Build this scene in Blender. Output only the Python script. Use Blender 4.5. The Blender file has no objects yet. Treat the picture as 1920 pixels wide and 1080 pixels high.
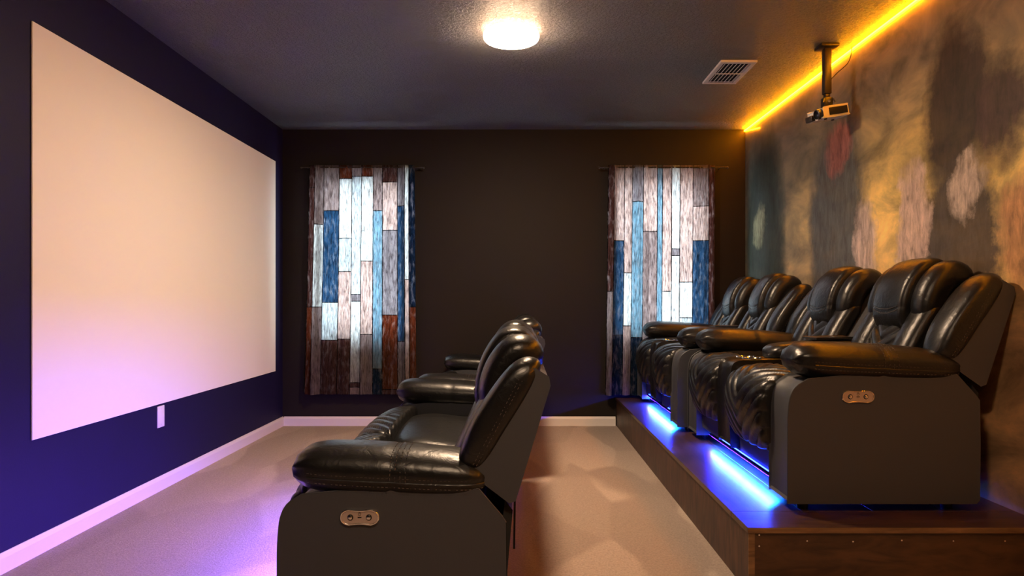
import bpy, bmesh, math, random
from mathutils import Vector

random.seed(7)
scene = bpy.context.scene
COL = scene.collection
PI = math.pi

# ------------------------------------------------------------------ camera
F_PX, VPX, VPY = 1320.0, 973.0, 566.0          # focal length and vanishing point in a 1920x1080 frame
cam_d = bpy.data.cameras.new('camera')
cam = bpy.data.objects.new('camera', cam_d)
COL.objects.link(cam)
cam.location = (0, 0, 1.02)
cam.rotation_euler = (PI / 2, 0, 0)
cam_d.sensor_width = 36.0
cam_d.lens = 36.0 * F_PX / 1920.0
cam_d.shift_x = -(VPX - 960.0) / 1920.0
cam_d.shift_y = (VPY - 540.0) / 1920.0
cam_d.clip_start = 0.02
scene.camera = cam

# ------------------------------------------------------------------ light levels and exposure
DAY = 8.0            # overcast sky behind the curtains
LAMP = 345.0         # ceiling lamp diffuser
STRIP = 105.0         # orange strip
BLUE_DOWN, BLUE_OUT = 230.0, 1900.0     # blue strips under the platform seats
VIOLET = 760.0        # strip under the front seats
scene.view_settings.view_transform = 'Standard'
scene.view_settings.look = 'None'
scene.view_settings.exposure = 0.0
scene.view_settings.gamma = 1.0
scene.view_settings.use_curve_mapping = False

world = bpy.data.worlds.new('sky')
scene.world = world
world.use_nodes = True
wb = world.node_tree.nodes['Background']
wb.inputs[0].default_value = (0.80, 0.94, 1.0, 1)
wb.inputs[1].default_value = DAY

# ------------------------------------------------------------------ room numbers
XL, XR, YB, YF, H = -1.947, 1.868, 5.80, -0.9, 2.44
PX, PY, PH = 0.795, 2.446, 0.235               # platform: front face, near end, height

# ------------------------------------------------------------------ material helpers
def new_mat(name):
    m = bpy.data.materials.new(name); m.use_nodes = True
    nt = m.node_tree
    return m, nt, nt.nodes['Principled BSDF']

def N(nt, t, **kw):
    n = nt.nodes.new(t)
    for k, v in kw.items():
        setattr(n, k, v)
    return n

def L(nt, a, b): nt.links.new(a, b)

def math_n(nt, op, a, b=None, clamp=False):
    n = N(nt, 'ShaderNodeMath', operation=op); n.use_clamp = clamp
    for i, v in enumerate((a, b)):
        if v is None: continue
        if isinstance(v, (int, float)): n.inputs[i].default_value = v
        else: L(nt, v, n.inputs[i])
    return n.outputs[0]

def mix_n(nt, fac, a, b, mode='MIX'):
    n = N(nt, 'ShaderNodeMix', data_type='RGBA', blend_type=mode)
    for i, v in ((0, fac), (6, a), (7, b)):
        if isinstance(v, (int, float)): n.inputs[i].default_value = v
        elif isinstance(v, tuple): n.inputs[i].default_value = (*v[:3], 1)
        else: L(nt, v, n.inputs[i])
    return n.outputs[2]

def noise_n(nt, vec, scale, detail=4, rough=0.55, dist=0.0):
    n = N(nt, 'ShaderNodeTexNoise'); n.inputs['Scale'].default_value = scale
    n.inputs['Detail'].default_value = detail; n.inputs['Roughness'].default_value = rough
    n.inputs['Distortion'].default_value = dist
    if vec is not None: L(nt, vec, n.inputs['Vector'])
    return n

def ramp_n(nt, fac, stops, interp='LINEAR'):
    r = N(nt, 'ShaderNodeValToRGB'); r.color_ramp.interpolation = interp
    e = r.color_ramp.elements
    while len(e) < len(stops): e.new(0.5)
    for el, (p, c) in zip(e, stops):
        el.position = p; el.color = (*c[:3], 1)
    L(nt, fac, r.inputs[0])
    return r.outputs[0]

def map_n(nt, scale=(1, 1, 1), loc=(0, 0, 0), rot=(0, 0, 0), src='Object'):
    tc = N(nt, 'ShaderNodeTexCoord'); mp = N(nt, 'ShaderNodeMapping')
    mp.inputs['Scale'].default_value = scale; mp.inputs['Location'].default_value = loc
    mp.inputs['Rotation'].default_value = rot
    L(nt, tc.outputs[src], mp.inputs[0])
    return mp.outputs[0]

def bump_n(nt, bsdf, height, strength, dist):
    b = N(nt, 'ShaderNodeBump'); b.inputs['Strength'].default_value = strength
    b.inputs['Distance'].default_value = dist
    L(nt, height, b.inputs['Height']); L(nt, b.outputs[0], bsdf.inputs['Normal'])
    return b

def simple(name, col, rough=0.5, metal=0.0, spec=0.5, bump=None):
    m, nt, b = new_mat(name)
    b.inputs['Base Color'].default_value = (*col, 1)
    b.inputs['Roughness'].default_value = rough
    b.inputs['Metallic'].default_value = metal
    b.inputs['Specular IOR Level'].default_value = spec
    if bump:
        n = noise_n(nt, map_n(nt), bump[0], 4)
        bump_n(nt, b, n.outputs[0], bump[1], bump[2])
    return m

def emit(name, col, strength):
    m, nt, b = new_mat(name)
    b.inputs['Base Color'].default_value = (*col, 1)
    b.inputs['Emission Color'].default_value = (*col, 1)
    b.inputs['Emission Strength'].default_value = strength
    return m

M = {}
# dark wall paint, light orange-peel
def wall_paint(name, col, rough):
    m, nt, b = new_mat(name)
    v = map_n(nt)
    n = noise_n(nt, v, 2.2, 3)
    L(nt, mix_n(nt, n.outputs[0], tuple(c * 0.85 for c in col), tuple(c * 1.15 for c in col)), b.inputs['Base Color'])
    b.inputs['Roughness'].default_value = rough; b.inputs['Specular IOR Level'].default_value = 0.25
    bump_n(nt, b, noise_n(nt, v, 140, 3).outputs[0], 0.15, 0.002)
    return m
M['paint'] = wall_paint('dark_wall_paint', (0.013, 0.0095, 0.008), 0.60)
M['paint_left'] = wall_paint('dark_indigo_wall_paint', (0.008, 0.006, 0.040), 0.60)

m, nt, b = new_mat('textured_ceiling_paint'); M['ceiling'] = m
v = map_n(nt)
n1 = noise_n(nt, v, 62, 5, 0.6, 0.6); n2 = noise_n(nt, v, 1.3, 3)
r = ramp_n(nt, n1.outputs[0], [(0.42, (0, 0, 0)), (0.58, (1, 1, 1))])
L(nt, mix_n(nt, n2.outputs[0], (0.16, 0.17, 0.19), (0.23, 0.24, 0.26)), b.inputs['Base Color'])
b.inputs['Roughness'].default_value = 0.55
bump_n(nt, b, r, 1.0, 0.008)

# carpet with brushed vacuum tracks
m, nt, b = new_mat('beige_carpet'); M['carpet'] = m
v = map_n(nt, (1.5, 0.5, 1), rot=(0, 0, 0.22))
wob = noise_n(nt, map_n(nt), 1.3, 2)
vm = N(nt, 'ShaderNodeVectorMath', operation='MULTIPLY_ADD')
L(nt, wob.outputs[1], vm.inputs[0]); vm.inputs[1].default_value = (0.25, 0.25, 0); L(nt, v, vm.inputs[2])
vo = N(nt, 'ShaderNodeTexVoronoi', feature='SMOOTH_F1'); vo.inputs['Scale'].default_value = 2.2; L(nt, vm.outputs[0], vo.inputs['Vector'])
vo.inputs['Smoothness'].default_value = 0.12
sep = N(nt, 'ShaderNodeSeparateColor'); L(nt, vo.outputs['Color'], sep.inputs[0])
track = ramp_n(nt, sep.outputs[0], [(0.1, (0.40, 0.31, 0.26)), (0.5, (0.50, 0.395, 0.33)), (0.9, (0.62, 0.50, 0.42))])
fine = noise_n(nt, map_n(nt), 110, 5, 0.75)
mid = noise_n(nt, map_n(nt), 38, 3, 0.6)
c = mix_n(nt, 0.55, track, ramp_n(nt, fine.outputs[0], [(0.35, (0.35, 0.35, 0.35)), (0.65, (1, 1, 1))]), 'MULTIPLY')
c = mix_n(nt, 0.25, c, ramp_n(nt, mid.outputs[0], [(0.3, (0.6, 0.6, 0.6)), (0.7, (1, 1, 1))]), 'MULTIPLY')
L(nt, c, b.inputs['Base Color'])
b.inputs['Roughness'].default_value = 0.95; b.inputs['Specular IOR Level'].default_value = 0.1
b.inputs['Sheen Weight'].default_value = 0.15
bump_n(nt, b, fine.outputs[0], 0.8, 0.008)

# leathers
def leather(name, col, rough, wr=1.0):
    m, nt, b = new_mat(name)
    v = map_n(nt)
    b.inputs['Base Color'].default_value = (*col, 1)
    b.inputs['Specular IOR Level'].default_value = 0.55
    rn = noise_n(nt, v, 9, 3)
    rr = N(nt, 'ShaderNodeMapRange'); rr.inputs[3].default_value = rough - 0.06; rr.inputs[4].default_value = rough + 0.08
    L(nt, rn.outputs[0], rr.inputs[0]); L(nt, rr.outputs[0], b.inputs['Roughness'])
    grain = noise_n(nt, v, 420, 2)
    wr_n = noise_n(nt, v, 26, 3, 0.5, 1.2)
    h = math_n(nt, 'ADD', math_n(nt, 'MULTIPLY', grain.outputs[0], 0.08), math_n(nt, 'MULTIPLY', wr_n.outputs[0], 0.8 * wr))
    bump_n(nt, b, h, 0.30, 0.008)
    return m
M['leather'] = leather('black_leather', (0.006, 0.006, 0.0065), 0.33)
M['vinyl'] = leather('matte_black_vinyl', (0.043, 0.046, 0.056), 0.55, 0.15)
M['thread'] = simple('stitching_thread', (0.075, 0.06, 0.055), 0.7)
M['chrome'] = simple('chrome', (0.85, 0.83, 0.80), 0.12, 1.0)
M['plate'] = simple('brushed_control_plate', (0.62, 0.52, 0.47), 0.34, 0.75)
M['black_plastic'] = simple('black_plastic', (0.012, 0.012, 0.013), 0.35)
M['dark_metal'] = simple('dark_brown_metal', (0.035, 0.026, 0.022), 0.4, 0.3)
M['white_plastic'] = simple('white_plastic', (0.78, 0.76, 0.74), 0.4)
M['white_trim'] = simple('white_trim_paint', (0.78, 0.74, 0.72), 0.4)
M['screen'] = simple('white_screen_paint', (0.92, 0.90, 0.88), 0.7, 0, 0.2)
M['black_cloth'] = simple('black_dust_cloth', (0.010, 0.010, 0.011), 0.9)
M['frame_white'] = simple('white_window_vinyl', (0.75, 0.77, 0.78), 0.4)
M['vent'] = simple('white_vent_metal', (0.85, 0.80, 0.77), 0.4)
M['void'] = simple('dark_duct', (0.008, 0.008, 0.010), 0.8)
M['lens'] = simple('lens_glass', (0.01, 0.01, 0.02), 0.05, 0, 0.8)
M['lamp_ring'] = simple('lamp_ring', (0.70, 0.62, 0.55), 0.4)
M['lamp'] = emit('warm_lamp_diffuser', (1.0, 0.70, 0.45), LAMP)
M['lamp_rim'] = emit('warm_lamp_rim', (1.0, 0.60, 0.34), LAMP * 0.09)
M['lamp_fill'] = emit('added_fill_diffuser', (1.0, 0.70, 0.45), LAMP * 0.48)  # dimmer glow for the added fill light
M['strip'] = emit('orange_led', (1.0, 0.24, 0.0015), STRIP)
M['strip_core'] = emit('orange_led_core', (1.0, 0.45, 0.004), STRIP)
M['blue_down'] = emit('cyan_blue_led', (0.0, 0.24, 1.0), BLUE_DOWN)
M['blue_out'] = emit('ultramarine_led', (0.022, 0.003, 1.0), BLUE_OUT)
M['dots'] = emit('bright_led_chips', (0.012, 0.03, 1.0), 40.0)
M['violet'] = emit('violet_led', (0.20, 0.09, 1.0), VIOLET)

m, nt, b = new_mat('window_glass'); M['glass'] = m
nt.nodes.remove(b)
tr = N(nt, 'ShaderNodeBsdfTransparent'); gl = N(nt, 'ShaderNodeBsdfGlossy'); gl.inputs['Roughness'].default_value = 0.02
mx = N(nt, 'ShaderNodeMixShader'); mx.inputs[0].default_value = 0.06
L(nt, tr.outputs[0], mx.inputs[1]); L(nt, gl.outputs[0], mx.inputs[2]); L(nt, mx.outputs[0], nt.nodes['Material Output'].inputs[0])

# stained plywood / boards
def stained(name, dark, light, scale, rough, blotch=0.5, rot=(0, 0, 0)):
    m, nt, b = new_mat(name)
    v = map_n(nt, scale, rot=rot)
    g = noise_n(nt, v, 6, 5, 0.6, 0.8)
    bl = noise_n(nt, map_n(nt), 5, 3)
    c = ramp_n(nt, g.outputs[0], [(0.3, dark), (0.62, light)])
    c = mix_n(nt, blotch, c, ramp_n(nt, bl.outputs[0], [(0.3, (0.45, 0.42, 0.40)), (0.75, (1.3, 1.2, 1.1))]), 'MULTIPLY')
    L(nt, c, b.inputs['Base Color'])
    b.inputs['Roughness'].default_value = rough
    bump_n(nt, b, g.outputs[0], 0.12, 0.004)
    return m
M['ply_end'] = stained('dark_stained_plywood_end', (0.030, 0.014, 0.007), (0.085, 0.042, 0.018), (1, 1, 3.5), 0.42)
M['ply_front'] = stained('dark_stained_plywood_front', (0.012, 0.006, 0.004), (0.095, 0.045, 0.026), (1, 5, 1.0), 0.45, 0.8)
M['board'] = stained('dark_stained_boards', (0.030, 0.014, 0.010), (0.085, 0.042, 0.028), (9, 0.8, 1), 0.30)
M['board_end'] = stained('dark_stained_end_board', (0.026, 0.012, 0.008), (0.075, 0.036, 0.022), (0.8, 9, 1), 0.32)
M['board_edge'] = stained('stained_board_edge', (0.09, 0.048, 0.022), (0.26, 0.150, 0.070), (0.8, 9, 6), 0.40)

# printed plank curtain, thin woven cloth
m, nt, b = new_mat('plank_print_cloth'); M['curtain'] = m
nt.nodes.remove(b)
at = N(nt, 'ShaderNodeVertexColor'); at.layer_name = 'print'
uvn = N(nt, 'ShaderNodeUVMap'); uvn.uv_map = 'cloth'
mp = N(nt, 'ShaderNodeMapping'); mp.inputs['Scale'].default_value = (120, 14, 1); L(nt, uvn.outputs[0], mp.inputs[0])
g1 = noise_n(nt, mp.outputs[0], 1.0, 6, 0.68, 0.6)
mp2 = N(nt, 'ShaderNodeMapping'); mp2.inputs['Scale'].default_value = (26, 7, 1); L(nt, uvn.outputs[0], mp2.inputs[0])
g2 = noise_n(nt, mp2.outputs[0], 1.6, 5, 0.65, 0.3)
c = mix_n(nt, 0.75, at.outputs[0], ramp_n(nt, g1.outputs[0], [(0.36, (0.22, 0.19, 0.20)), (0.50, (0.80, 0.78, 0.79)), (0.64, (1.2, 1.2, 1.2))]), 'MULTIPLY')
c = mix_n(nt, ramp_n(nt, g2.outputs[0], [(0.50, (0, 0, 0)), (0.72, (0.55, 0.55, 0.55))]), c, (0.62, 0.58, 0.60))
df = N(nt, 'ShaderNodeBsdfDiffuse'); ts = N(nt, 'ShaderNodeBsdfTranslucent'); mx = N(nt, 'ShaderNodeMixShader')
mx.inputs[0].default_value = 0.84
L(nt, c, df.inputs[0]); L(nt, c, ts.inputs[0])
L(nt, df.outputs[0], mx.inputs[1]); L(nt, ts.outputs[0], mx.inputs[2]); L(nt, mx.outputs[0], nt.nodes['Material Output'].inputs[0])

# wall mural: plain stormy gold sky with vague dark and pale uprights (generic stand-in)
m, nt, b = new_mat('mural_print'); M['mural'] = m
v = map_n(nt)
sx = N(nt, 'ShaderNodeSeparateXYZ'); L(nt, v, sx.inputs[0])
wn = noise_n(nt, map_n(nt), 3.4, 9, 0.68)
ws = N(nt, 'ShaderNodeSeparateColor'); L(nt, wn.outputs[1], ws.inputs[0])
wy = math_n(nt, 'ADD', sx.outputs[1], math_n(nt, 'MULTIPLY', math_n(nt, 'SUBTRACT', ws.outputs[0], 0.5), 0.34))
wz = math_n(nt, 'ADD', sx.outputs[2], math_n(nt, 'MULTIPLY', math_n(nt, 'SUBTRACT', ws.outputs[1], 0.5), 0.40))
hz = N(nt, 'ShaderNodeMapRange'); hz.inputs[1].default_value = 0.9; hz.inputs[2].default_value = 2.44
L(nt, wz, hz.inputs[0])
sky = ramp_n(nt, hz.outputs[0], [(0.0, (0.62, 0.36, 0.18)), (0.22, (0.85, 0.56, 0.20)), (0.42, (0.76, 0.53, 0.16)),
                                 (0.6, (0.42, 0.30, 0.12)), (0.8, (0.26, 0.20, 0.13)), (1.0, (0.20, 0.16, 0.13))])
cl = noise_n(nt, map_n(nt, (1, 1.0, 1.9)), 2.6, 7, 0.62, 0.5)
col = mix_n(nt, 0.85, sky, ramp_n(nt, cl.outputs[0], [(0.34, (0.32, 0.32, 0.34)), (0.5, (0.9, 0.88, 0.85)), (0.66, (1.6, 1.45, 1.2))]), 'MULTIPLY')
# cool grey at the window end
cool = N(nt, 'ShaderNodeMapRange'); cool.inputs[1].default_value = 3.5; cool.inputs[2].default_value = 5.2; L(nt, wy, cool.inputs[0])
col = mix_n(nt, math_n(nt, 'MULTIPLY', cool.outputs[0], 0.75), col, mix_n(nt, cl.outputs[0], (0.05, 0.06, 0.06), (0.22, 0.24, 0.23)))
gr = noise_n(nt, map_n(nt, (1, 2.2, 0.7)), 11, 8, 0.7, 0.4)
grain_f = ramp_n(nt, gr.outputs[0], [(0.3, (0, 0, 0)), (0.7, (1, 1, 1))])
def blob(col, cy, cz, ry, rz, colour, soft=0.5, amount=0.92, p=2.0):
    a = math_n(nt, 'POWER', math_n(nt, 'ABSOLUTE', math_n(nt, 'DIVIDE', math_n(nt, 'SUBTRACT', wy, cy), ry)), p)
    c2 = math_n(nt, 'POWER', math_n(nt, 'ABSOLUTE', math_n(nt, 'DIVIDE', math_n(nt, 'SUBTRACT', wz, cz), rz)), p)
    d = math_n(nt, 'ADD', a, c2)
    mr = N(nt, 'ShaderNodeMapRange'); mr.inputs[1].default_value = 1.0 + soft; mr.inputs[2].default_value = 1.0 - soft
    mr.inputs[3].default_value = 0.0; mr.inputs[4].default_value = amount
    L(nt, d, mr.inputs[0])
    st = mix_n(nt, grain_f, tuple(k * 0.35 for k in colour), tuple(min(k * 1.9, 0.9) for k in colour))
    return mix_n(nt, mr.outputs[0], col, st)
col = blob(col, 5.36, 1.35, 0.42, 0.90, (0.020, 0.036, 0.033), p=3)      # dark teal upright by the corner
col = blob(col, 5.45, 1.62, 0.12, 0.16, (0.30, 0.32, 0.20))
col = blob(col, 4.15, 1.25, 0.36, 0.82, (0.055, 0.060, 0.064), p=3)      # grey upright
col = blob(col, 4.12, 1.90, 0.15, 0.13, (0.24, 0.085, 0.07))
col = blob(col, 3.78, 1.22, 0.12, 0.34, (0.46, 0.34, 0.29))
col = blob(col, 3.02, 1.86, 0.22, 0.34, (0.028, 0.015, 0.012), soft=0.45)  # brown mass
col = blob(col, 2.74, 1.76, 0.16, 0.20, (0.055, 0.026, 0.022), soft=0.6)
col = blob(col, 3.00, 1.28, 0.26, 0.34, (0.034, 0.027, 0.027), soft=0.45, p=3)
col = blob(col, 3.34, 1.33, 0.13, 0.34, (0.48, 0.33, 0.27), soft=0.5, p=3)
col = blob(col, 2.93, 1.50, 0.13, 0.11, (0.50, 0.36, 0.28), soft=0.5)
col = blob(col, 2.62, 1.28, 0.12, 0.20, (0.42, 0.20, 0.08), soft=0.5)
L(nt, col, b.inputs['Base Color'])
b.inputs['Roughness'].default_value = 0.55; b.inputs['Specular IOR Level'].default_value = 0.35

# ------------------------------------------------------------------ geometry helpers
def mesh_obj(name, verts, faces, mat, parent=None, smooth=True, angle=40):
    me = bpy.data.meshes.new(name)
    me.from_pydata([tuple(p) for p in verts], [], faces)
    me.update()
    bm = bmesh.new(); bm.from_mesh(me)
    bmesh.ops.recalc_face_normals(bm, faces=bm.faces)
    bm.to_mesh(me); bm.free()
    if smooth:
        me.polygons.foreach_set('use_smooth', [True] * len(me.polygons))
        me.set_sharp_from_angle(angle=math.radians(angle))
    if mat: me.materials.append(M[mat] if isinstance(mat, str) else mat)
    o = bpy.data.objects.new(name, me); COL.objects.link(o)
    if parent: o.parent = parent
    return o

class MB:
    def __init__(s): s.v = []; s.f = []
    def add(s, v, f):
        k = len(s.v); s.v += [tuple(p) for p in v]; s.f += [tuple(i + k for i in q) for q in f]; return s
    def box(s, x0, x1, y0, y1, z0, z1):
        v = [(x, y, z) for x in (x0, x1) for y in (y0, y1) for z in (z0, z1)]
        return s.add(v, [(0, 1, 3, 2), (4, 6, 7, 5), (0, 4, 5, 1), (2, 3, 7, 6), (0, 2, 6, 4), (1, 5, 7, 3)])
    def bbox(s, x0, x1, y0, y1, z0, z1, r):
        """box with chamfered edges"""
        bm = bmesh.new()
        bmesh.ops.create_cube(bm, size=1)
        for q in bm.verts:
            q.co = Vector(((x0 + x1) / 2 + q.co.x * (x1 - x0), (y0 + y1) / 2 + q.co.y * (y1 - y0), (z0 + z1) / 2 + q.co.z * (z1 - z0)))
        bmesh.ops.bevel(bm, geom=bm.edges[:] + bm.verts[:], offset=r, segments=2, affect='EDGES', profile=0.5)
        bm.verts.index_update()
        s.add([q.co[:] for q in bm.verts], [[q.index for q in f.verts] for f in bm.faces]); bm.free()
        return s
    def rings(s, rings, cap=True, closed=True):
        n = len(rings[0]); v = [p for r in rings for p in r]; f = []
        for i in range(len(rings) - 1):
            for j in range(n if closed else n - 1):
                a = i * n + j; b2 = i * n + (j + 1) % n
                f.append((a, b2, b2 + n, a + n))
        if cap:
            f.append(tuple(range(n))[::-1]); f.append(tuple((len(rings) - 1) * n + j for j in range(n)))
        return s.add(v, f)
    def tube(s, path, r, seg=8):
        pts = [Vector(p) for p in path]; rg = []
        up = Vector((0.13, 0.21, 0.97)).normalized()
        for i, p in enumerate(pts):
            t = (pts[min(i + 1, len(pts) - 1)] - pts[max(i - 1, 0)]).normalized()
            a = t.cross(up)
            if a.length < 1e-3: a = t.cross(Vector((1, 0, 0)))
            a.normalize(); b2 = t.cross(a)
            rg.append([p + a * (r * math.cos(2 * PI * k / seg)) + b2 * (r * math.sin(2 * PI * k / seg)) for k in range(seg)])
        return s.rings(rg)
    def dashes(s, path, r, dash=0.007, gap=0.006):
        pts = [Vector(p) for p in path]; acc = 0.0
        for a, b2 in zip(pts, pts[1:]):
            d = b2 - a; ln = d.length
            if ln < 1e-6: continue
            d /= ln; q = -acc
            while q < ln:
                if q >= 0:
                    e = min(q + dash, ln); s.tube([a + d * q, a + d * e], r, 4)
                q += dash + gap
            acc = ln - (q - dash - gap) if q > 0 else acc + ln
            acc = min(acc, dash + gap)
        return s
    def build(s, name, mat, parent=None, smooth=True, angle=40, tf=None):
        v = [tf(p) for p in s.v] if tf else s.v
        return mesh_obj(name, v, s.f, mat, parent, smooth, angle)

def catmull(pts, n, closed=False):
    P = [Vector(p) for p in pts]; m = len(P); out = []
    segs = m if closed else m - 1
    for i in range(segs):
        if closed: p0, p1, p2, p3 = P[i - 1], P[i], P[(i + 1) % m], P[(i + 2) % m]
        else: p0, p1, p2, p3 = P[max(i - 1, 0)], P[i], P[i + 1], P[min(i + 2, m - 1)]
        for k in range(n):
            t = k / n
            out.append(0.5 * ((2 * p1) + (p2 - p0) * t + (2 * p0 - 5 * p1 + 4 * p2 - p3) * t * t + (3 * p1 - p0 - 3 * p2 + p3) * t ** 3))
    if not closed: out.append(P[-1])
    return out

def resample(pts, n):
    P = [Vector(p) for p in pts]; d = [0]
    for a, b2 in zip(P, P[1:]): d.append(d[-1] + (b2 - a).length)
    out = []; j = 0
    for i in range(n):
        t = d[-1] * i / (n - 1)
        while j < len(P) - 2 and d[j + 1] < t: j += 1
        u = (t - d[j]) / max(d[j + 1] - d[j], 1e-9)
        out.append(P[j].lerp(P[j + 1], min(max(u, 0), 1)))
    return out, d[-1]

def spow(c, p): return math.copysign(abs(c) ** p, c)

def puff(prof, y0, y1, k=7, e=0.55):
    """lens-shaped pillow: closed xz outline blown up between y0 and y1"""
    P = [Vector(p) for p in prof]; c = sum(P, Vector((0, 0))) / len(P)
    ym, h = (y0 + y1) / 2, (y1 - y0) / 2; rg = []
    for i in range(-k, k + 1):
        a = i / k * (PI / 2) * 0.985
        s2 = math.cos(a) ** e; y = ym + h * spow(math.sin(a), 0.9)
        rg.append([(c.x + (p.x - c.x) * s2, y, c.y + (p.y - c.y) * s2) for p in P])
    return MB().rings(rg)

def slab(prof, y0, y1, r, k=4):
    """extruded xz outline with rounded long edges"""
    P = [Vector(p) for p in prof]; n = len(P)
    ar = sum(P[i].x * P[(i + 1) % n].y - P[(i + 1) % n].x * P[i].y for i in range(n))
    nm = []
    for i in range(n):
        t = (P[(i + 1) % n] - P[i - 1]).normalized()
        nm.append(Vector((t.y, -t.x)) * (1 if ar > 0 else -1))
    def ring(y, ins): return [(P[i].x - nm[i].x * ins, y, P[i].y - nm[i].y * ins) for i in range(n)]
    rg = []
    for i in range(k + 1):
        a = i / k * PI / 2; rg.append(ring(y0 + r * (1 - math.sin(a)), r * (1 - math.cos(a)) if False else r * (1 - math.sin(a)) * 0 + r * (1 - math.cos(PI / 2 - a))))
    rg2 = [[(x, y1 - (y - y0), z) for x, y, z in q] for q in rg]
    # first ring sits on the face: inset r, last ring at full outline
    rg = rg[::-1] if rg[0][0][1] > rg[-1][0][1] else rg
    rg2 = rg2[::-1] if rg2[0][0][1] > rg2[-1][0][1] else rg2
    return MB().rings(rg + rg2)

def path_frames(path, n):
    pts, ln = resample(path, n); fr = []
    for i in range(n):
        t = (pts[min(i + 1, n - 1)] - pts[max(i - 1, 0)]).normalized()
        fr.append((pts[i], Vector((-t.y, t.x))))
    return fr, ln

def sweep(path, yc, hw, ht, n=24, seg=20, p=0.75, endr=0.12, dy=None):
    """rounded bolster following an xz path; hw = half width in y, ht = half thickness along the normal"""
    fr, ln = path_frames(path, n); rg = []
    for i, (c, nv) in enumerate(fr):
        t = i / (n - 1)
        e = 1.0
        for q in (t, 1 - t):
            if q < endr: e *= math.sqrt(max(1 - ((endr - q) / endr) ** 2, 0.0025))
        w = (hw(t) if callable(hw) else hw) * (0.35 + 0.65 * e); h = (ht(t) if callable(ht) else ht) * e
        y = yc + (dy(t) if dy else 0)
        rg.append([(c.x + nv.x * h * spow(math.cos(a), p), y + w * spow(math.sin(a), p), c.y + nv.y * h * spow(math.cos(a), p))
                   for a in (2 * PI * k / seg for k in range(seg))])
    return MB().rings(rg)

def sheet(path, y0, y1, nu, nv, hf, depth):
    """quilted panel: relief hf(s, l, u, v) over an xz path between y0 and y1"""
    fr, ln = path_frames(path, nv); w = y1 - y0; V = []; Fc = []
    for j, (c, nm) in enumerate(fr):
        for i in range(nu):
            u = i / (nu - 1); v2 = j / (nv - 1)
            h = hf((u - 0.5) * w, v2 * ln, u, v2)
            V.append((c.x + nm.x * h, y0 + u * w, c.y + nm.y * h))
    for j in range(nv - 1):
        for i in range(nu - 1):
            a = j * nu + i; Fc.append((a, a + 1, a + 1 + nu, a + nu))
    border = [i for i in range(nu)] + [j * nu + nu - 1 for j in range(1, nv)] + [(nv - 1) * nu + i for i in range(nu - 2, -1, -1)] + [j * nu for j in range(nv - 2, 0, -1)]
    k = len(V)
    for q in border:
        c, nm = fr[q // nu]
        V.append((c.x - nm.x * depth, V[q][1], c.y - nm.y * depth))
    nb = len(border)
    for i in range(nb):
        Fc.append((border[i], border[(i + 1) % nb], k + (i + 1) % nb, k + i))
    # back skin row by row
    top = {q: k + i for i, q in enumerate(border)}
    for j in range(nv - 1):
        Fc.append((top[j * nu], top[j * nu + nu - 1], top[(j + 1) * nu + nu - 1], top[(j + 1) * nu]))
    return MB().add(V, Fc)

def chevron(pitch, amp, slope, crown, up=False):
    def f(s, l, u, v):
        ph = (l - slope * abs(s)) / pitch
        d = abs(ph - round(ph)) * pitch
        g = amp * (1 - math.exp(-d / 0.008))
        e = min(u, 1 - u) * 2; e = min(e / 0.12, 1); e = math.sqrt(1 - (1 - e) ** 2)
        ev = min(v, 1 - v) / 0.05; ev = min(ev, 1); ev = math.sqrt(max(0, 1 - (1 - ev) ** 2))
        return (g + crown * (1 - (2 * u - 1) ** 2)) * e * ev + 0.008 * e * ev
    return f

def empty(name, loc, label, cat, group=None):
    o = bpy.data.objects.new(name, None); COL.objects.link(o); o.location = loc
    o.empty_display_size = 0.1
    o['label'] = label; o['category'] = cat
    if group: o['group'] = group
    return o

def tag(o, label, cat, group=None):
    o['label'] = label; o['category'] = cat
    if group: o['group'] = group
    return o

def struct(o, label):
    o['kind'] = 'structure'; o['label'] = label
    return o

# ================================================================== THE ROOM
struct(MB().box(XL - 0.12, XR + 0.12, YF - 0.12, YB + 0.15, -0.12, 0).build('floor', 'carpet', None, False), 'beige cut pile carpet with brushed vacuum tracks')
struct(MB().box(XL - 0.12, XR + 0.12, YF - 0.12, YB + 0.15, H, H + 0.12).build('ceiling', 'ceiling', None, False), 'dark charcoal knockdown-textured ceiling')
struct(MB().box(XL - 0.12, XL, YF, YB, 0, H).build('wall_left', 'paint_left', None, False), 'dark painted wall carrying the white screen')
struct(MB().box(XR, XR + 0.12, YF, YB, 0, H).build('wall_right', 'paint', None, False), 'dark wall behind the mural')
struct(MB().box(XL - 0.12, XR + 0.12, YF - 0.12, YF, 0, H).build('wall_front', 'paint', None, False), 'dark painted wall behind the camera')
WIN = [(-1.690, -0.860), (0.742, 1.570)]; WZ = (0.735, 2.0)
mb = MB()
xs = [XL - 0.12, WIN[0][0], WIN[0][1], WIN[1][0], WIN[1][1], XR + 0.12]
for i in range(5):
    if i % 2 == 0: mb.box(xs[i], xs[i + 1], YB, YB + 0.15, 0, H)
    else:
        mb.box(xs[i], xs[i + 1], YB, YB + 0.15, 0, WZ[0]); mb.box(xs[i], xs[i + 1], YB, YB + 0.15, WZ[1], H)
struct(mb.build('wall_back', 'paint', None, False), 'dark brown-black painted wall with two curtained windows')

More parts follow.
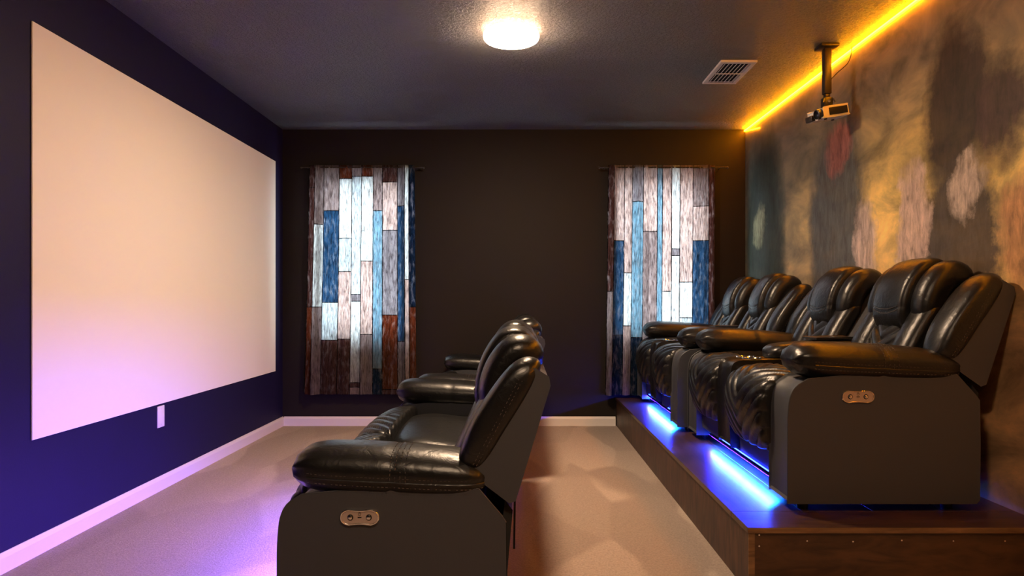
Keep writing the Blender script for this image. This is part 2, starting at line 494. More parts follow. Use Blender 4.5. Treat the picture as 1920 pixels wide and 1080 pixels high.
def base_profile(mb, p0, p1, inward):
    a, b2, n = Vector(p0), Vector(p1), Vector(inward)
    pr = [(0, 0), (0.014, 0), (0.014, 0.058), (0.010, 0.068), (0.004, 0.076), (0, 0.076)]
    mb.rings([[(q.x + n.x * d, q.y + n.y * d, z) for d, z in pr] for q in (a, b2)])
    return mb
struct(base_profile(MB(), (XL, YF), (XL, YB), (1, 0)).build('baseboard_left', 'white_trim', None, False), 'white baseboard under the screen wall')
struct(base_profile(MB(), (XL + 0.014, YB), (PX, YB), (0, -1)).build('baseboard_back', 'white_trim', None, False), 'white baseboard under the curtained windows')

for k, (wx0, wx1) in enumerate(WIN):
    z0, z1 = WZ; y0, y1 = YB + 0.05, YB + 0.11
    mb = MB()
    for (a, b2, c, d) in ((wx0, wx0 + .045, z0, z1), (wx1 - .045, wx1, z0, z1), (wx0 + .045, wx1 - .045, z0, z0 + .045), (wx0 + .045, wx1 - .045, z1 - .045, z1)):
        mb.box(a, b2, y0, y1, c, d)
    o = struct(mb.build('window_%d' % (k + 1), 'frame_white', None, False), ['white framed window behind the curtain by the screen wall', 'white framed window behind the curtain by the mural'][k])
    zm = (z0 + z1) / 2
    MB().box(wx0 + .045, wx1 - .045, y0 + .005, y1 - .005, zm - .02, zm + .02).build('meeting_rail', 'frame_white', o, False)
    for (c, d) in ((z0 + .045, zm - .02), (zm + .02, z1 - .045)):
        MB().box(wx0 + .045, wx1 - .045, y0 + .028, y0 + .034, c, d).build('pane', 'glass', o, False)
    MB().box(wx0, wx1, YB - 0.012, y0, z0 - 0.018, z0).build('window_sill', 'frame_white', o, False)

# ------------------------------------------------------------------ mural, screen, cover plate
tag(MB().box(XR - 0.004, XR - 0.0005, YF + 0.02, YB - 0.004, 0.0, H - 0.004).build('mural', 'mural', None, False),
    'full wall printed mural of a stormy gold and grey sky', 'mural')
tag(MB().bbox(XL + 0.002, XL + 0.008, 2.806, 5.61, 0.468, 2.14, 0.001).build('projection_screen', 'screen', None, False),
    'large white borderless projection screen on the dark wall', 'screen')
t = empty('wall_plate', (XL, 3.82, 0.398), 'small blank white cover plate on wall below the projection screen', 'wall plate')
MB().bbox(0, 0.007, -0.036, 0.036, -0.058, 0.058, 0.003).build('plate', 'white_plastic', t)
for dz in (-0.042, 0.042):
    MB().rings([[(x, r * math.cos(a), dz + r * math.sin(a)) for a in (2 * PI * q / 10 for q in range(10))] for x, r in ((0.006, 0.0035), (0.0085, 0.003))]).build('screw', 'white_trim', t)

# ------------------------------------------------------------------ platform
t = empty('seating_platform', (PX, PY, 0), 'low dark-stained wooden platform carrying the back row of seats', 'platform')
PL, PW = YB - PY - 0.002, XR - PX - 0.006
MB().box(0.008, 0.026, 0.010, PL, 0, PH - 0.02).build('front_panel', 'ply_front', t, False)
MB().box(0.0265, PW, 0.010, 0.028, 0, PH - 0.02).build('end_panel', 'ply_end', t, False)
MB().box(0.004, 0.026, 0.004, 0.0098, 0, PH - 0.0205).build('corner_edge', 'board_edge', t, False)
o = MB().bbox(0, PW, 0, 0.192, PH - 0.02, PH, 0.0015).build('board', 'board_end', t, False)
o.data.materials.append(M['board_edge'])          # lighter raw end grain on the nosing
for q in o.data.polygons: q.material_index = 1 if q.normal.y < -0.9 else 0
bw = PW / 4
for k in range(4):
    MB().bbox(k * bw, (k + 1) * bw - 0.0015, 0.194, PL, PH - 0.02, PH, 0.0015).build('board', 'board', t, False)
for (x, z) in ((0.043, 0.207), (0.043, 0.168), (0.21, 0.186), (0.37, 0.184), (0.54, 0.188), (0.72, 0.186), (0.90, 0.186)):
    MB().rings([[(x + r * math.cos(a), y, z + r * math.sin(a)) for a in (2 * PI * q / 8 for q in range(8))] for y, r in ((0.0105, 0.0035), (0.0085, 0.003))]).build('screw', 'chrome', t)

# ------------------------------------------------------------------ curtains
WHITE, PALE, PINK, GREY = (0.80, 0.84, 0.84), (0.66, 0.72, 0.74), (0.66, 0.56, 0.53), (0.40, 0.38, 0.40)
BLUE, SKY, NAVY, BROWN, RUST, TAUPE = (0.10, 0.20, 0.31), (0.33, 0.47, 0.55), (0.04, 0.08, 0.14), (0.19, 0.11, 0.10), (0.27, 0.11, 0.065), (0.44, 0.38, 0.375)
CUR_L = [  # (width share, [(end of plank as a share of the drop, colour), ...]) from the screen side
    (22, [(.10, BROWN), (.62, BROWN), (1, RUST)]), (28, [(.26, TAUPE), (.62, WHITE), (1, TAUPE)]),
    (54, [(.20, TAUPE), (.60, BLUE), (.765, PALE), (1, BROWN)]), (44, [(.06, RUST), (.32, WHITE), (.465, PALE), (.76, PINK), (1, BROWN)]),
    (34, [(.05, TAUPE), (.565, PALE), (.595, GREY), (.95, WHITE), (.97, BROWN), (1, PINK)]), (40, [(.05, RUST), (.42, WHITE), (.74, PINK), (1, TAUPE)]),
    (32, [(.20, TAUPE), (.89, SKY), (1, NAVY)]), (52, [(.075, BROWN), (.285, PINK), (.655, GREY), (.98, RUST), (1, BROWN)]),
    (26, [(.18, GREY), (.77, BLUE), (1, GREY)]), (14, [(.5, WHITE), (1, PINK)]), (22, [(.62, NAVY), (1, RUST)])]
CUR_R = [
    (18, [(.55, BROWN), (1, TAUPE)]), (36, [(.33, PINK), (.74, BLUE), (1, NAVY)]), (26, [(.47, PINK), (.70, WHITE), (1, PINK)]),
    (36, [(.16, GREY), (.75, SKY), (1, NAVY)]), (46, [(.29, PINK), (.80, TAUPE), (1, BROWN)]), (18, [(.80, SKY), (1, BLUE)]),
    (30, [(.55, PINK), (1, WHITE)]), (28, [(.365, WHITE), (.395, GREY), (.9, WHITE), (1, PINK)]), (42, [(.51, PINK), (.665, WHITE), (1, PALE)]),
    (50, [(.18, TAUPE), (.33, PINK), (.8, BLUE), (1, NAVY)]), (24, [(1, BROWN)])]
def curtain(name, x0, x1, xb0, xb1, ztop, zbot, cols, label, seed, folds):
    rnd = random.Random(seed)
    tot = sum(w for w, _ in cols); us = []; ids = []
    acc = 0
    for ci, (w, pl) in enumerate(cols):           # strips of cloth: dark line, then plank in steps
        a, b2 = acc / tot, (acc + w) / tot; acc += w
        ln = 0.0065
        us.append(a); ids.append((ci, True))
        k = max(3, int((b2 - a - ln) / 0.010))
        for q in range(k):
            us.append(a + ln + (b2 - a - ln) * q / k); ids.append((ci, False))
    us.append(1.0)
    vs = sorted(set([i / 60 for i in range(61)] + [e for _, pl in cols for e, _ in pl] + [max(e - 0.0035, 0) for _, pl in cols for e, _ in pl]))
    nu, nv = len(us), len(vs)
    ph = [rnd.uniform(0, 6) for _ in range(4)]
    V, F, UV = [], [], []
    for v in vs:
        for u in us:
            z = ztop + (zbot - ztop) * v
            xa = x0 + (xb0 - x0) * v ** 1.3; xb = x1 + (xb1 - x1) * v ** 1.3
            amp = 0.004 + 0.012 * min(v * 3, 1)
            y = 0
            for (fu, fw, fa) in folds: y += -fa * math.exp(-((u - fu) / fw) ** 2) * (0.5 + 0.5 * min(v * 4, 1))
            y += amp * (0.45 * math.sin(2 * PI * 7 * u + ph[0] + 0.5 * math.sin(2 * v + ph[2])) + 0.35 * math.sin(2 * PI * 12 * u + ph[1] + v))
            if v < 0.04: y += 0.003 * math.sin(2 * PI * 30 * u)
            V.append((xa + (xb - xa) * u, y, z)); UV.append((u * 0.9, -z))
    def colour(ci, v0, v1, line):
        vm = (v0 + v1) / 2
        if line: return (0.03, 0.03, 0.035)
        for e, c in cols[ci][1]:
            if vm <= e:
                return (0.04, 0.04, 0.045) if (e - vm) < 0.0034 and e < 1 else c
        return cols[ci][1][-1][1]
    fc = []
    for j in range(nv - 1):
        for i in range(nu - 1):
            F.append((j * nu + i, j * nu + i + 1, (j + 1) * nu + i + 1, (j + 1) * nu + i)); fc.append(colour(ids[i][0], vs[j], vs[j + 1], ids[i][1]))
    me = bpy.data.meshes.new(name); me.from_pydata(V, [], F); me.update()
    at = me.color_attributes.new('print', 'FLOAT_COLOR', 'CORNER'); uv = me.uv_layers.new(name='cloth')
    for p in me.polygons:
        p.use_smooth = True
        for li in p.loop_indices:
            at.data[li].color = (*fc[p.index], 1); uv.data[li].uv = UV[me.loops[li].vertex_index]
    me.materials.append(M['curtain'])
    o = bpy.data.objects.new(name, me); COL.objects.link(o); o.location = (0, YB - 0.085, 0)
    md = o.modifiers.new('cloth_thickness', 'SOLIDIFY'); md.thickness = 0.0012
    return tag(o, label, 'curtain', 'plank print window curtains')
curtain('curtain', -1.703, -0.845, -1.745, -0.832, 2.129, 0.268, CUR_L, 'wood plank print curtain hanging beside the projection screen wall', 3,
        [(0.07, 0.03, 0.03), (0.90, 0.025, 0.035), (0.965, 0.02, 0.03)])
curtain('curtain', 0.724, 1.592, 0.700, 1.585, 2.129, 0.262, CUR_R, 'wood plank print curtain hanging beside the mural, behind the platform seats', 9,
        [(0.05, 0.03, 0.035), (0.28, 0.03, 0.03), (0.36, 0.02, 0.02), (0.93, 0.03, 0.025)])
for (a, b2, lab) in ((-1.76, -0.775, 'thin black curtain rod of the window nearer the screen'), (0.655, 1.685, 'thin black curtain rod of the window nearer the mural')):
    t = empty('curtain_rod', ((a + b2) / 2, YB - 0.085, 2.112), lab, 'curtain rod', 'curtain rods')
    h = (b2 - a) / 2
    MB().tube([(-h, 0, 0), (h, 0, 0)], 0.0055, 10).build('rod', 'dark_metal', t)
    for s in (-1, 1):
        MB().rings([[(s * (h + x), r * math.cos(q), r * math.sin(q)) for q in (2 * PI * k / 10 for k in range(10))] for x, r in ((-0.003, 0.006), (0.004, 0.010), (0.012, 0.009), (0.016, 0.003))]).build('finial', 'dark_metal', t)
        MB().tube([(s * (h - 0.04), 0.005, 0), (s * (h - 0.04), 0.084, 0)], 0.004, 8).build('bracket', 'dark_metal', t)

# ------------------------------------------------------------------ ceiling lamp, vent, orange strip
def lathe(prof, seg=48):
    return MB().rings([[(r * math.cos(2 * PI * k / seg), r * math.sin(2 * PI * k / seg), z) for k in range(seg)] for r, z in prof])
def ceiling_light(y, label, glow='lamp'):
    t = empty('ceiling_light', (-0.04, y, H), label, 'ceiling light', 'round ceiling lights')
    lathe([(0.120, 0), (0.120, -0.014)]).build('base_ring', 'lamp_ring', t)
    lathe([(0.130, -0.0142), (0.145, -0.020), (0.147, -0.034), (0.143, -0.045)]).build('diffuser_rim', 'lamp_rim', t)
    lathe([(0.1428, -0.0455), (0.136, -0.052), (0.110, -0.057), (0.060, -0.0595), (0.004, -0.060)]).build('diffuser', glow, t)
ceiling_light(3.68, 'round flush-mount ceiling light glowing warm white, nearer the curtained windows')
ceiling_light(0.55, 'added unseen fill light shaped like the round ceiling light, farther from the curtained windows', 'lamp_fill')  # added out of view to brighten the seat sides facing the camera

t = empty('ceiling_vent', (1.185, 4.13, H), 'white louvred air vent set in the dark ceiling', 'air vent')
vw, vl = 0.215, 0.42
mb = MB()
for (a, b2, c, d) in ((0, vw, 0, .030), (0, vw, vl - .030, vl), (0, .026, .030, vl - .030), (vw - .026, vw, .030, vl - .030)):
    mb.bbox(a, b2, c, d, -0.014, 0, 0.002)
mb.build('vent_frame', 'vent', t, False)
MB().box(.03, vw - .03, .03, vl - .03, -0.0035, -0.001).build('duct_opening', 'void', t, False)
for k in range(7):
    x = 0.026 + (vw - 0.052) * (k + 0.5) / 7
    MB().rings([[(x + 0.002, y, -0.004), (x + 0.0040, y, -0.005), (x - 0.0010, y, -0.014), (x - 0.0040, y, -0.013)] for y in (0.032, vl - 0.032)]).build('louvre', 'vent', t, False)
MB().box(0.026, vw - 0.026, vl / 2 - 0.005, vl / 2 + 0.005, -0.0165, -0.0132).build('cross_bar', 'vent', t, False)

t = empty('orange_led_strip', (XR - 0.004, 0, H), 'glowing orange LED strip along the ceiling edge above the mural', 'led strip')
MB().box(-0.011, 0, YF + 0.05, YB - 0.01, -0.020, -0.008).build('strip', 'strip', t, False)
MB().box(-0.0135, -0.0112, YF + 0.05, YB - 0.01, -0.017, -0.011).build('led_chips', 'strip_core', t, False)
MB().tube([(-0.006, YB - 0.02, -0.02), (-0.006, YB - 0.12, -0.034), (-0.006, YB - 0.36, -0.075)], 0.003, 6).build('loose_end', 'strip', t)

# ------------------------------------------------------------------ projector and its ceiling mount
t = empty('projector_mount', (1.705, 3.90, H), 'dark square ceiling pole holding the projector', 'projector mount')
MB().bbox(-0.05, 0.05, -0.05, 0.05, -0.018, 0, 0.004).build('ceiling_plate', 'dark_metal', t)
MB().bbox(-0.020, 0.020, -0.020, 0.020, -0.27, -0.0182, 0.004).build('pole', 'dark_metal', t)
MB().bbox(-0.014, 0.014, -0.014, 0.014, -0.29, -0.2702, 0.003).build('swivel_neck', 'black_plastic', t)
MB().bbox(-0.026, 0.026, -0.024, 0.024, -0.343, -0.2902, 0.006).build('tilt_bracket', 'black_plastic', t)
for s in (-1, 1):
    MB().tube([(s * 0.024, -0.0245, -0.30), (s * 0.034, -0.034, -0.325)], 0.004, 6).build('tilt_lever', 'black_plastic', t)
MB().rings([[(0.008 * math.cos(a), y, -0.315 + 0.008 * math.sin(a)) for a in (2 * PI * q / 10 for q in range(10))] for y in (-0.024, -0.030)]).build('bolt', 'chrome', t)
MB().tube(catmull([(0.019, -0.015, -0.19), (0.06, -0.005, -0.15), (0.115, 0, -0.10), (0.135, 0, -0.05), (0.14, 0, -0.005)], 6), 0.0025, 6).build('cable', 'black_plastic', t)

p = empty('projector', (1.712, 3.90, 2.061), 'small pale projector with dark side grille hanging from the ceiling pole', 'projector')
p.scale = (0.88, 0.88, 0.88)
p.rotation_euler = (0, math.radians(-11), math.radians(14))
prof = catmull([(-0.085, -0.032), (0.085, -0.032), (0.092, -0.020), (0.092, 0.030), (0.082, 0.038), (-0.075, 0.038), (-0.090, 0.022), (-0.092, -0.018)], 4, True)
slab(prof, -0.075, 0.075, 0.008).build('housing', 'white_plastic', p)
MB().bbox(-0.050, 0.084, -0.0785, -0.0745, -0.020, 0.026, 0.002).build('side_grille', 'black_plastic', p)
MB().rings([[(x, -0.035 + r * math.cos(a), 0.0 + r * math.sin(a)) for a in (2 * PI * q / 20 for q in range(20))] for x, r in ((-0.080, 0.032), (-0.112, 0.030), (-0.114, 0.024), (-0.104, 0.020))]).build('lens_barrel', 'black_plastic', p)
MB().rings([[(x, -0.035 + r * math.cos(a), r * math.sin(a)) for a in (2 * PI * q / 20 for q in range(20))] for x, r in ((-0.1035, 0.0195), (-0.107, 0.012), (-0.108, 0.003))]).build('lens', 'lens', p)
MB().bbox(-0.118, -0.0925, 0.005, 0.070, -0.030, 0.006, 0.004).build('front_vent', 'dark_metal', p)
for (x, y) in ((-0.06, -0.045), (0.06, 0.04)):
    MB().rings([[(x + r * math.cos(a), y + r * math.sin(a), z) for a in (2 * PI * q / 10 for q in range(10))] for z, r in ((-0.0325, 0.010), (-0.040, 0.009))]).build('foot', 'black_plastic', p)

# ================================================================== RECLINING LOVESEATS (all face the screen, -X)
ARM = 0.205
def loveseat(loc, W, sx, sz, console, label, group, led, plate=True, stitch=True, chips=()):
    t = empty('reclining_loveseat', loc, label, 'loveseat', group)
    tf = lambda p: (p[0] * sx, p[1], p[2] * sz)
    def B(mb, name, mat, parent=t, **kw): return mb.build(name, mat, parent, tf=tf, **kw)
    gap = 0.03
    # ---- arm boxes (side panels)
    side = catmull([(0.0, 0.032), (0.0, 0.20), (0.002, 0.38), (0.022, 0.458), (0.075, 0.497)], 6) + \
           [Vector(q) for q in ((0.20, 0.508), (0.40, 0.512), (0.60, 0.520), (0.63, 0.512), (0.70, 0.435), (0.714, 0.415), (0.716, 0.25), (0.714, 0.045), (0.700, 0.032))]
    for s in (0, 1):
        y0, y1 = (0.0, ARM) if s == 0 else (W - ARM, W)
        ab = B(slab(side, y0, y1, 0.010), 'arm_box', 'vinyl', angle=50)
        yo = 0.0 if s == 0 else W
        pp = [(q.x, yo + (0.004 if s == 0 else -0.004), q.y) for q in side[:-3]]
        B(MB().tube(pp, 0.0032, 6), 'piping', 'vinyl', ab)
        # ---- padded arm
        yc = 0.103 if s == 0 else W - 0.103
        n, seg = 40, 36; rg = []
        for i in range(n):
            q = i / (n - 1); x = 0.030 + 0.632 * q
            qq = abs(2 * q - 1)
            e = max(1 - qq ** 6.5, 0.0) ** 0.42
            e = max(e, 0.10)
            zc = 0.566 - 0.030 * q - 0.012 * (1 - min(q / 0.12, 1)) * 0
            hz = (0.070 + 0.008 * math.sin(PI * q)) * e * (1 - 0.10 * q)
            hy = 0.121 * (0.45 + 0.55 * e)
            pin = 1 - 0.035 * (math.exp(-((q - 0.545) / 0.007) ** 2) + math.exp(-((q - 0.575) / 0.007) ** 2) + math.exp(-((q - 0.515) / 0.007) ** 2))
            fold = max(0, 1 - q / 0.16) + max(0, 1 - (1 - q) / 0.10) * 0.6
            ring = []
            for k in range(seg):
                a = 2 * PI * k / seg
                w = 1 + 0.05 * fold * math.cos(9 * a + 1.3 * math.sin(5 * q))
                seam = 1 - 0.030 * math.exp(-((math.sin(a) + 0.10) / 0.10) ** 2) * (1 if math.cos(a) * (1 if s else -1) > 0 else 0)
                ring.append((x, yc + hy * spow(math.cos(a), 0.80) * pin * w * seam, zc + hz * spow(math.sin(a), 0.88) * pin * w))
            rg.append(ring)
        ap = B(MB().rings(rg), 'arm_pad', 'leather', angle=70)
        so = -1 if s == 0 else 1
        seam = []
        for i in range(4, n - 1):
            q = i / (n - 1); r0 = rg[i]
            k = min(range(seg), key=lambda j: abs(math.sin(2 * PI * j / seg) + 0.10) + (2 if math.cos(2 * PI * j / seg) * so < 0 else 0))
            seam.append((r0[k][0], r0[k][1] + so * 0.001, r0[k][2]))
        B(MB().tube(seam, 0.0035, 6), 'piping', 'leather', ap)
        if stitch and s == 0:
            mb = MB()
            mb.dashes([(a, b2 - 0.0005, c + 0.013) for a, b2, c in seam], 0.0011)
            mb.dashes([(a, b2 - 0.0005, c - 0.013) for a, b2, c in seam], 0.0011)
            for iq in (0.50, 0.53, 0.56, 0.59):
                i = int(round(iq * (n - 1))); r0 = rg[i]
                loop = [(x, yc + (y - yc) * 1.012, z + (z - 0.55) * 0.02) for x, y, z in r0[2:seg // 2 + 2]]
                mb.dashes(loop, 0.0012)
            st = B(mb, 'stitching', 'thread', ap); st['kind'] = 'stuff'
    # ---- control plate on the outer side panel
    if plate:
        def peanut(k): 
            pts = []
            for q in range(48):
                a = 2 * PI * q / 48; cx = math.cos(a); sn = math.sin(a)
                x = 0.061 * spow(cx, 0.75); z = 0.027 * spow(sn, 0.75) * (0.80 + 0.20 * min(1, (abs(x) / 0.036)) ** 2)
                pts.append((x - k * cx, z - k * sn))
            return pts
        cx, cz = 0.258, 0.432
        cp = B(MB().rings([[(cx + x, y, cz + z) for x, z in peanut(k)] for y, k in ((0.001, 0.006), (-0.004, 0.0055))]), 'control_plate', 'plate', angle=30)
        rim = [[(cx + x, y, cz + z) for x, z in peanut(k)] for y, k in ((0.001, 0.0), (-0.005, 0.0), (-0.007, 0.002), (-0.007, 0.0045), (-0.0045, 0.006))]
        B(MB().rings(rim, cap=False), 'bezel', 'chrome', cp)
        for dx in (-0.029, 0.029):
            B(MB().rings([[(cx + dx + r * math.cos(a), y, cz + r * math.sin(a)) for a in (2 * PI * q / 18 for q in range(18))] for y, r in ((-0.0042, 0.0095), (-0.0048, 0.0090))]), 'button_ring', 'black_plastic', cp)
            B(MB().rings([[(cx + dx + r * math.cos(a), y, cz + r * math.sin(a)) for a in (2 * PI * q / 18 for q in range(18))] for y, r in ((-0.005, 0.0068), (-0.0075, 0.0062), (-0.0085, 0.004), (-0.0086, 0.001))]), 'button', 'chrome', cp)
        B(MB().box(cx - 0.006, cx + 0.006, -0.0046, -0.0041, cz - 0.0015, cz + 0.0015), 'usb_slot', 'black_plastic', cp, smooth=False)
        mb = MB()
        for k in range(16):
            a0, a1 = 2 * PI * k / 16, 2 * PI * (k + 1) / 16
            mb.tube([(cx + 0.0045 * math.cos(a), -0.0043, cz + 0.010 + 0.0045 * math.sin(a)) for a in (a0, a1)], 0.0006, 4)
        mb.tube([(cx, -0.0043, cz + 0.010), (cx, -0.0043, cz + 0.0155)], 0.0006, 4)
        B(mb, 'printed_icon', 'black_plastic', cp)
    # ---- chassis, rear cloth
    B(MB().bbox(0.052, 0.66, ARM + 0.001, W - ARM - 0.001, 0.075, 0.30, 0.008), 'chassis', 'black_cloth')
    B(slab([(0.665, 0.06), (0.70, 0.06), (0.735, 0.44), (0.71, 0.47)], ARM * 0.2, W - ARM * 0.2, 0.003), 'rear_dust_cover', 'black_cloth')
    B(slab([(0.735, 0.28), (0.742, 0.28), (0.745, 0.47), (0.738, 0.47)], 0.16, 0.20, 0.001), 'rear_strap', 'black_cloth')
    for y in (0.07, W - 0.07):
        for x in (0.08, 0.63):
            B(MB().rings([[(x + r * math.cos(a), y + r * math.sin(a), z) for a in (2 * PI * q / 12 for q in range(12))] for z, r in ((0.0, 0.020), (0.034, 0.024))]), 'foot', 'black_plastic')
    # ---- back shell over the whole width
    shell = [Vector(q) for q in ((0.595, 0.560), (0.725, 0.468), (0.745, 0.475), (0.855, 0.815), (0.850, 0.842), (0.805, 0.868), (0.785, 0.862))]
    B(slab(shell, 0.012, W - 0.012, 0.004), 'back_shell', 'vinyl', angle=30)
    # ---- outer wings
    wing = catmull([(0.560, 0.580), (0.585, 0.672), (0.648, 0.775), (0.722, 0.865), (0.780, 0.896), (0.824, 0.880), (0.808, 0.822), (0.722, 0.690), (0.640, 0.570), (0.595, 0.548)], 5, True)
    for s in (0, 1):
        y0, y1 = (-0.004, 0.150) if s == 0 else (W - 0.150, W + 0.004)
        wg = B(puff(wing, y0, y1, 7, 0.34), 'wing_bolster', 'leather', angle=75)
        if stitch and s == 0:
            ln = [(0.612 + 0.006 * 0, 0.002, 0.585), (0.66, -0.0035, 0.668), (0.71, -0.004, 0.755), (0.755, -0.002, 0.835)]
            mb = MB(); cpth = catmull(ln, 10)
            mb.dashes([(p2[0], p2[1] - 0.0012, p2[2]) for p2 in cpth], 0.0013)
            mb.dashes([(p2[0] + 0.010, p2[1] - 0.0006, p2[2] - 0.004) for p2 in cpth], 0.0013)
            st = B(mb, 'stitching', 'thread', wg); st['kind'] = 'stuff'
    # ---- seats
    wc = 0.205 if console else 0.0
    a0 = ARM - 0.010; ws = (W - 2 * a0 - wc) / 2
    for k in range(2):
        y0 = a0 + k * (ws + wc); y1 = y0 + ws; yc = (y0 + y1) / 2
        # seat cushion
        prof = catmull([(0.10, 0.40), (0.13, 0.458), (0.26, 0.472), (0.45, 0.452), (0.56, 0.448), (0.58, 0.40), (0.55, 0.345), (0.32, 0.335), (0.13, 0.345)], 5, True)
        sc = B(puff(prof, y0 + 0.004, y1 - 0.004, 10, 0.36), 'seat_cushion', 'leather', angle=75)
        ov = [(0.20 + 0.07 * math.cos(a), yc + ws * 0.30 * math.sin(a), 0.4755 - 0.004 * abs(math.cos(a))) for a in (PI * q / 24 + PI / 2 for q in range(25))]
        # quilted footrest
        fp = catmull([(0.024, 0.185), (-0.006, 0.25), (-0.022, 0.33), (-0.018, 0.405), (0.022, 0.452), (0.09, 0.470), (0.16, 0.472)], 8)
        B(sheet([Vector((q.x, q.y)) for q in fp], y0 + 0.004, y1 - 0.004, 49, 120, chevron(0.068, 0.018, 0.75, 0.016), 0.03), 'footrest', 'leather', angle=80)
        B(slab([(0.030, 0.078), (0.045, 0.076), (0.050, 0.185), (0.028, 0.190)], y0 + 0.006, y1 - 0.006, 0.003), 'lower_front_panel', 'vinyl', angle=30)
        # backrest
        bp = catmull([(0.530, 0.430), (0.556, 0.52), (0.600, 0.62), (0.655, 0.715), (0.705, 0.79)], 8)
        bp = [Vector((q.x, q.y)) for q in bp]
        hw = ws * 0.27
        B(sheet(bp, yc - hw, yc + hw, 37, 80, chevron(0.062, 0.018, 0.7, 0.012), 0.05), 'quilted_back', 'leather', angle=80)
        for s in (-1, 1):
            yb = yc + s * (ws * 0.375)
            B(sweep(bp, yb, lambda q: ws * 0.145, lambda q: 0.052 - 0.006 * q, 26, 22, 0.8, 0.16, dy=lambda q: -s * 0.01 * q), 'side_bolster', 'leather', angle=80)
        # headrest: side pillows and the flap folded over the top
        hp = catmull([(0.648, 0.700), (0.638, 0.770), (0.660, 0.860), (0.712, 0.925), (0.772, 0.925), (0.812, 0.865)], 8)
        hp = [Vector((q.x + 0.024, q.y - 0.034)) for q in hp]
        hr = B(sweep(hp, yc, ws * 0.46, 0.040, 30, 30, 0.72, 0.22), 'headrest_pillow', 'leather', angle=80)
        for s in (-1, 1):
            B(sweep(hp[3:-3], yc + s * ws * 0.37, ws * 0.125, 0.058, 26, 22, 0.85, 0.30), 'side_pillow', 'leather', hr, angle=80)
        fpth = catmull([(0.648, 0.690), (0.612, 0.730), (0.606, 0.800), (0.634, 0.890), (0.690, 0.962), (0.752, 0.974), (0.800, 0.930), (0.818, 0.86)], 8)
        fpth = [Vector((q.x + 0.004, q.y - 0.030)) for q in fpth]
        def flap_h(s2, l, u, v):
            e = min(u, 1 - u) / 0.10; e = min(e, 1); e = math.sqrt(max(0, 1 - (1 - e) ** 2))
            ev = min(v, 1 - v) / 0.06; ev = min(ev, 1); ev = math.sqrt(max(0, 1 - (1 - ev) ** 2))
            sm = 0.24 - 0.35 * (0.25 - (u - 0.5) ** 2) * 0.5
            return 0.020 * e * ev + 0.008 * (1 - (2 * u - 1) ** 2) * ev - 0.0035 * math.exp(-((v - sm) / 0.010) ** 2)
        fl = B(sheet(fpth, yc - ws * 0.255, yc + ws * 0.255, 33, 72, flap_h, 0.022), 'headrest_flap', 'leather', hr, angle=80)
        if stitch:
            fr, ln2 = path_frames(fpth, 201); mb = MB()
            for off in (-0.014, 0.014):
                row = []
                for i in range(3, 30):
                    u = i / 32; v2 = 0.24 - 0.175 * (0.25 - (u - 0.5) ** 2) + off
                    c, nm = fr[int(v2 * 200)]
                    h = flap_h(0, 0, u, v2) + 0.0008
                    row.append((c.x + nm.x * h, yc - ws * 0.255 + u * ws * 0.51, c.y + nm.y * h))
                mb.tube(row, 0.0014, 5)
            B(mb, 'seam', 'thread', hr)
    # ---- console with cup holders
    if console:
        y0 = a0 + ws; y1 = y0 + wc
        cprof = catmull([(-0.010, 0.10), (-0.016, 0.25), (-0.014, 0.42), (0.002, 0.495), (0.05, 0.512)], 5) + [Vector(q) for q in ((0.22, 0.514), (0.54, 0.514), (0.57, 0.48), (0.60, 0.10))]
        cs = B(slab(cprof, y0 + 0.002, y1 - 0.002, 0.014), 'console', 'leather', angle=50)
        for yy in (y0 + wc * 0.29, y0 + wc * 0.71):
            cxx = 0.105
            B(MB().rings([[(cxx + r * math.cos(a), yy + r * math.sin(a), z) for a in (2 * PI * q / 24 for q in range(24))] for r, z in ((0.044, 0.5125), (0.046, 0.518), (0.042, 0.520), (0.038, 0.517), (0.036, 0.513))], cap=False), 'cup_holder', 'chrome', cs)
            B(MB().rings([[(cxx + r * math.cos(a), yy + r * math.sin(a), z) for a in (2 * PI * q / 24 for q in range(24))] for r, z in ((0.037, 0.5146), (0.030, 0.5150))]), 'cup_well', 'black_plastic', cs)
        lid = catmull([(0.185, 0.525), (0.190, 0.560), (0.25, 0.585), (0.45, 0.600), (0.60, 0.606), (0.615, 0.560), (0.56, 0.516), (0.30, 0.5155), (0.20, 0.5155)], 5, True)
        B(puff(lid, y0 + 0.006, y1 - 0.006, 7, 0.22), 'console_lid', 'leather', cs, angle=75)
        B(slab([(0.40, 0.606), (0.595, 0.612), (0.600, 0.620), (0.40, 0.616)], y0 + 0.02, y1 - 0.02, 0.002), 'console_tray', 'black_plastic', cs)
    # ---- light strip under the front edge
    ly0, ly1 = led
    if console:
        ch = B(MB().box(0.036, 0.068, ly0, ly1, 0.060, 0.066), 'light_channel', 'black_plastic', smooth=False)
        B(MB().box(0.047, 0.066, ly0, ly1, 0.0590, 0.0598), 'led_strip', 'blue_down', ch, smooth=False)
        B(MB().box(0.037, 0.044, ly0, ly1, 0.0592, 0.0598), 'led_strip', 'blue_out', ch, smooth=False)
        for (c0, c1) in chips:
            mb = MB(); y = c0
            while y < c1:
                mb.box(0.0245, 0.0272, y, y + 0.006, 0.086, 0.091); y += 0.013
            dd = B(mb, 'led_chips', 'dots', ch, smooth=False); dd['kind'] = 'stuff'
    elif ly1 > ly0:
        ch = B(MB().box(0.004, 0.0255, ly0, ly1, 0.1203, 0.1240).box(0.0258, 0.0290, ly0, ly1, 0.100, 0.1240), 'light_channel', 'black_plastic', smooth=False)
        tri = [(0.0105, 0.1200), (0.0255, 0.1200), (0.0255, 0.1050)]
        B(MB().rings([[(x, y, z) for x, z in tri] for y in (ly0, ly1)]), 'led_strip', 'violet', ch, smooth=False)
    return t

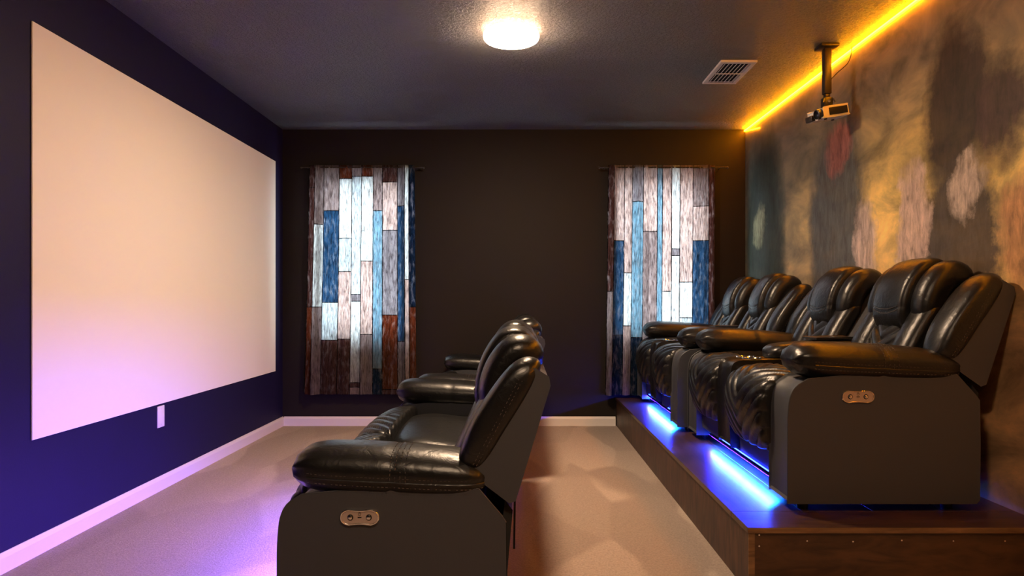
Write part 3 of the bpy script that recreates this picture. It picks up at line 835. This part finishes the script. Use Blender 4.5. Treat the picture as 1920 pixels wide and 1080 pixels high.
loveseat((1.003, 2.621, PH), 1.56, 1.0, 1.0, True, 'black leather reclining loveseat with console at the open end of the wooden platform', 'loveseats on the platform', (0.03, 1.23), chips=((0.10, 0.94),))
loveseat((0.955, 4.232, PH), 1.43, 1.0, 1.0, True, 'black leather reclining loveseat with console on the platform beside the curtain', 'loveseats on the platform', (0.20, 1.25), chips=((0.35, 0.39), (1.02, 1.08)))
loveseat((-0.6795, 1.98, 0), 1.93, 0.9, 0.96, False, 'black leather reclining loveseat standing on carpet, farther of the front pair from the windows', 'loveseats on the carpet', (0.06, 1.72))
loveseat((-0.62, 3.972, 0), 1.74, 0.9, 0.96, False, 'black leather reclining loveseat standing on carpet, nearer of the front pair to the windows', 'loveseats on the carpet', (0.0, 0.0), plate=True)
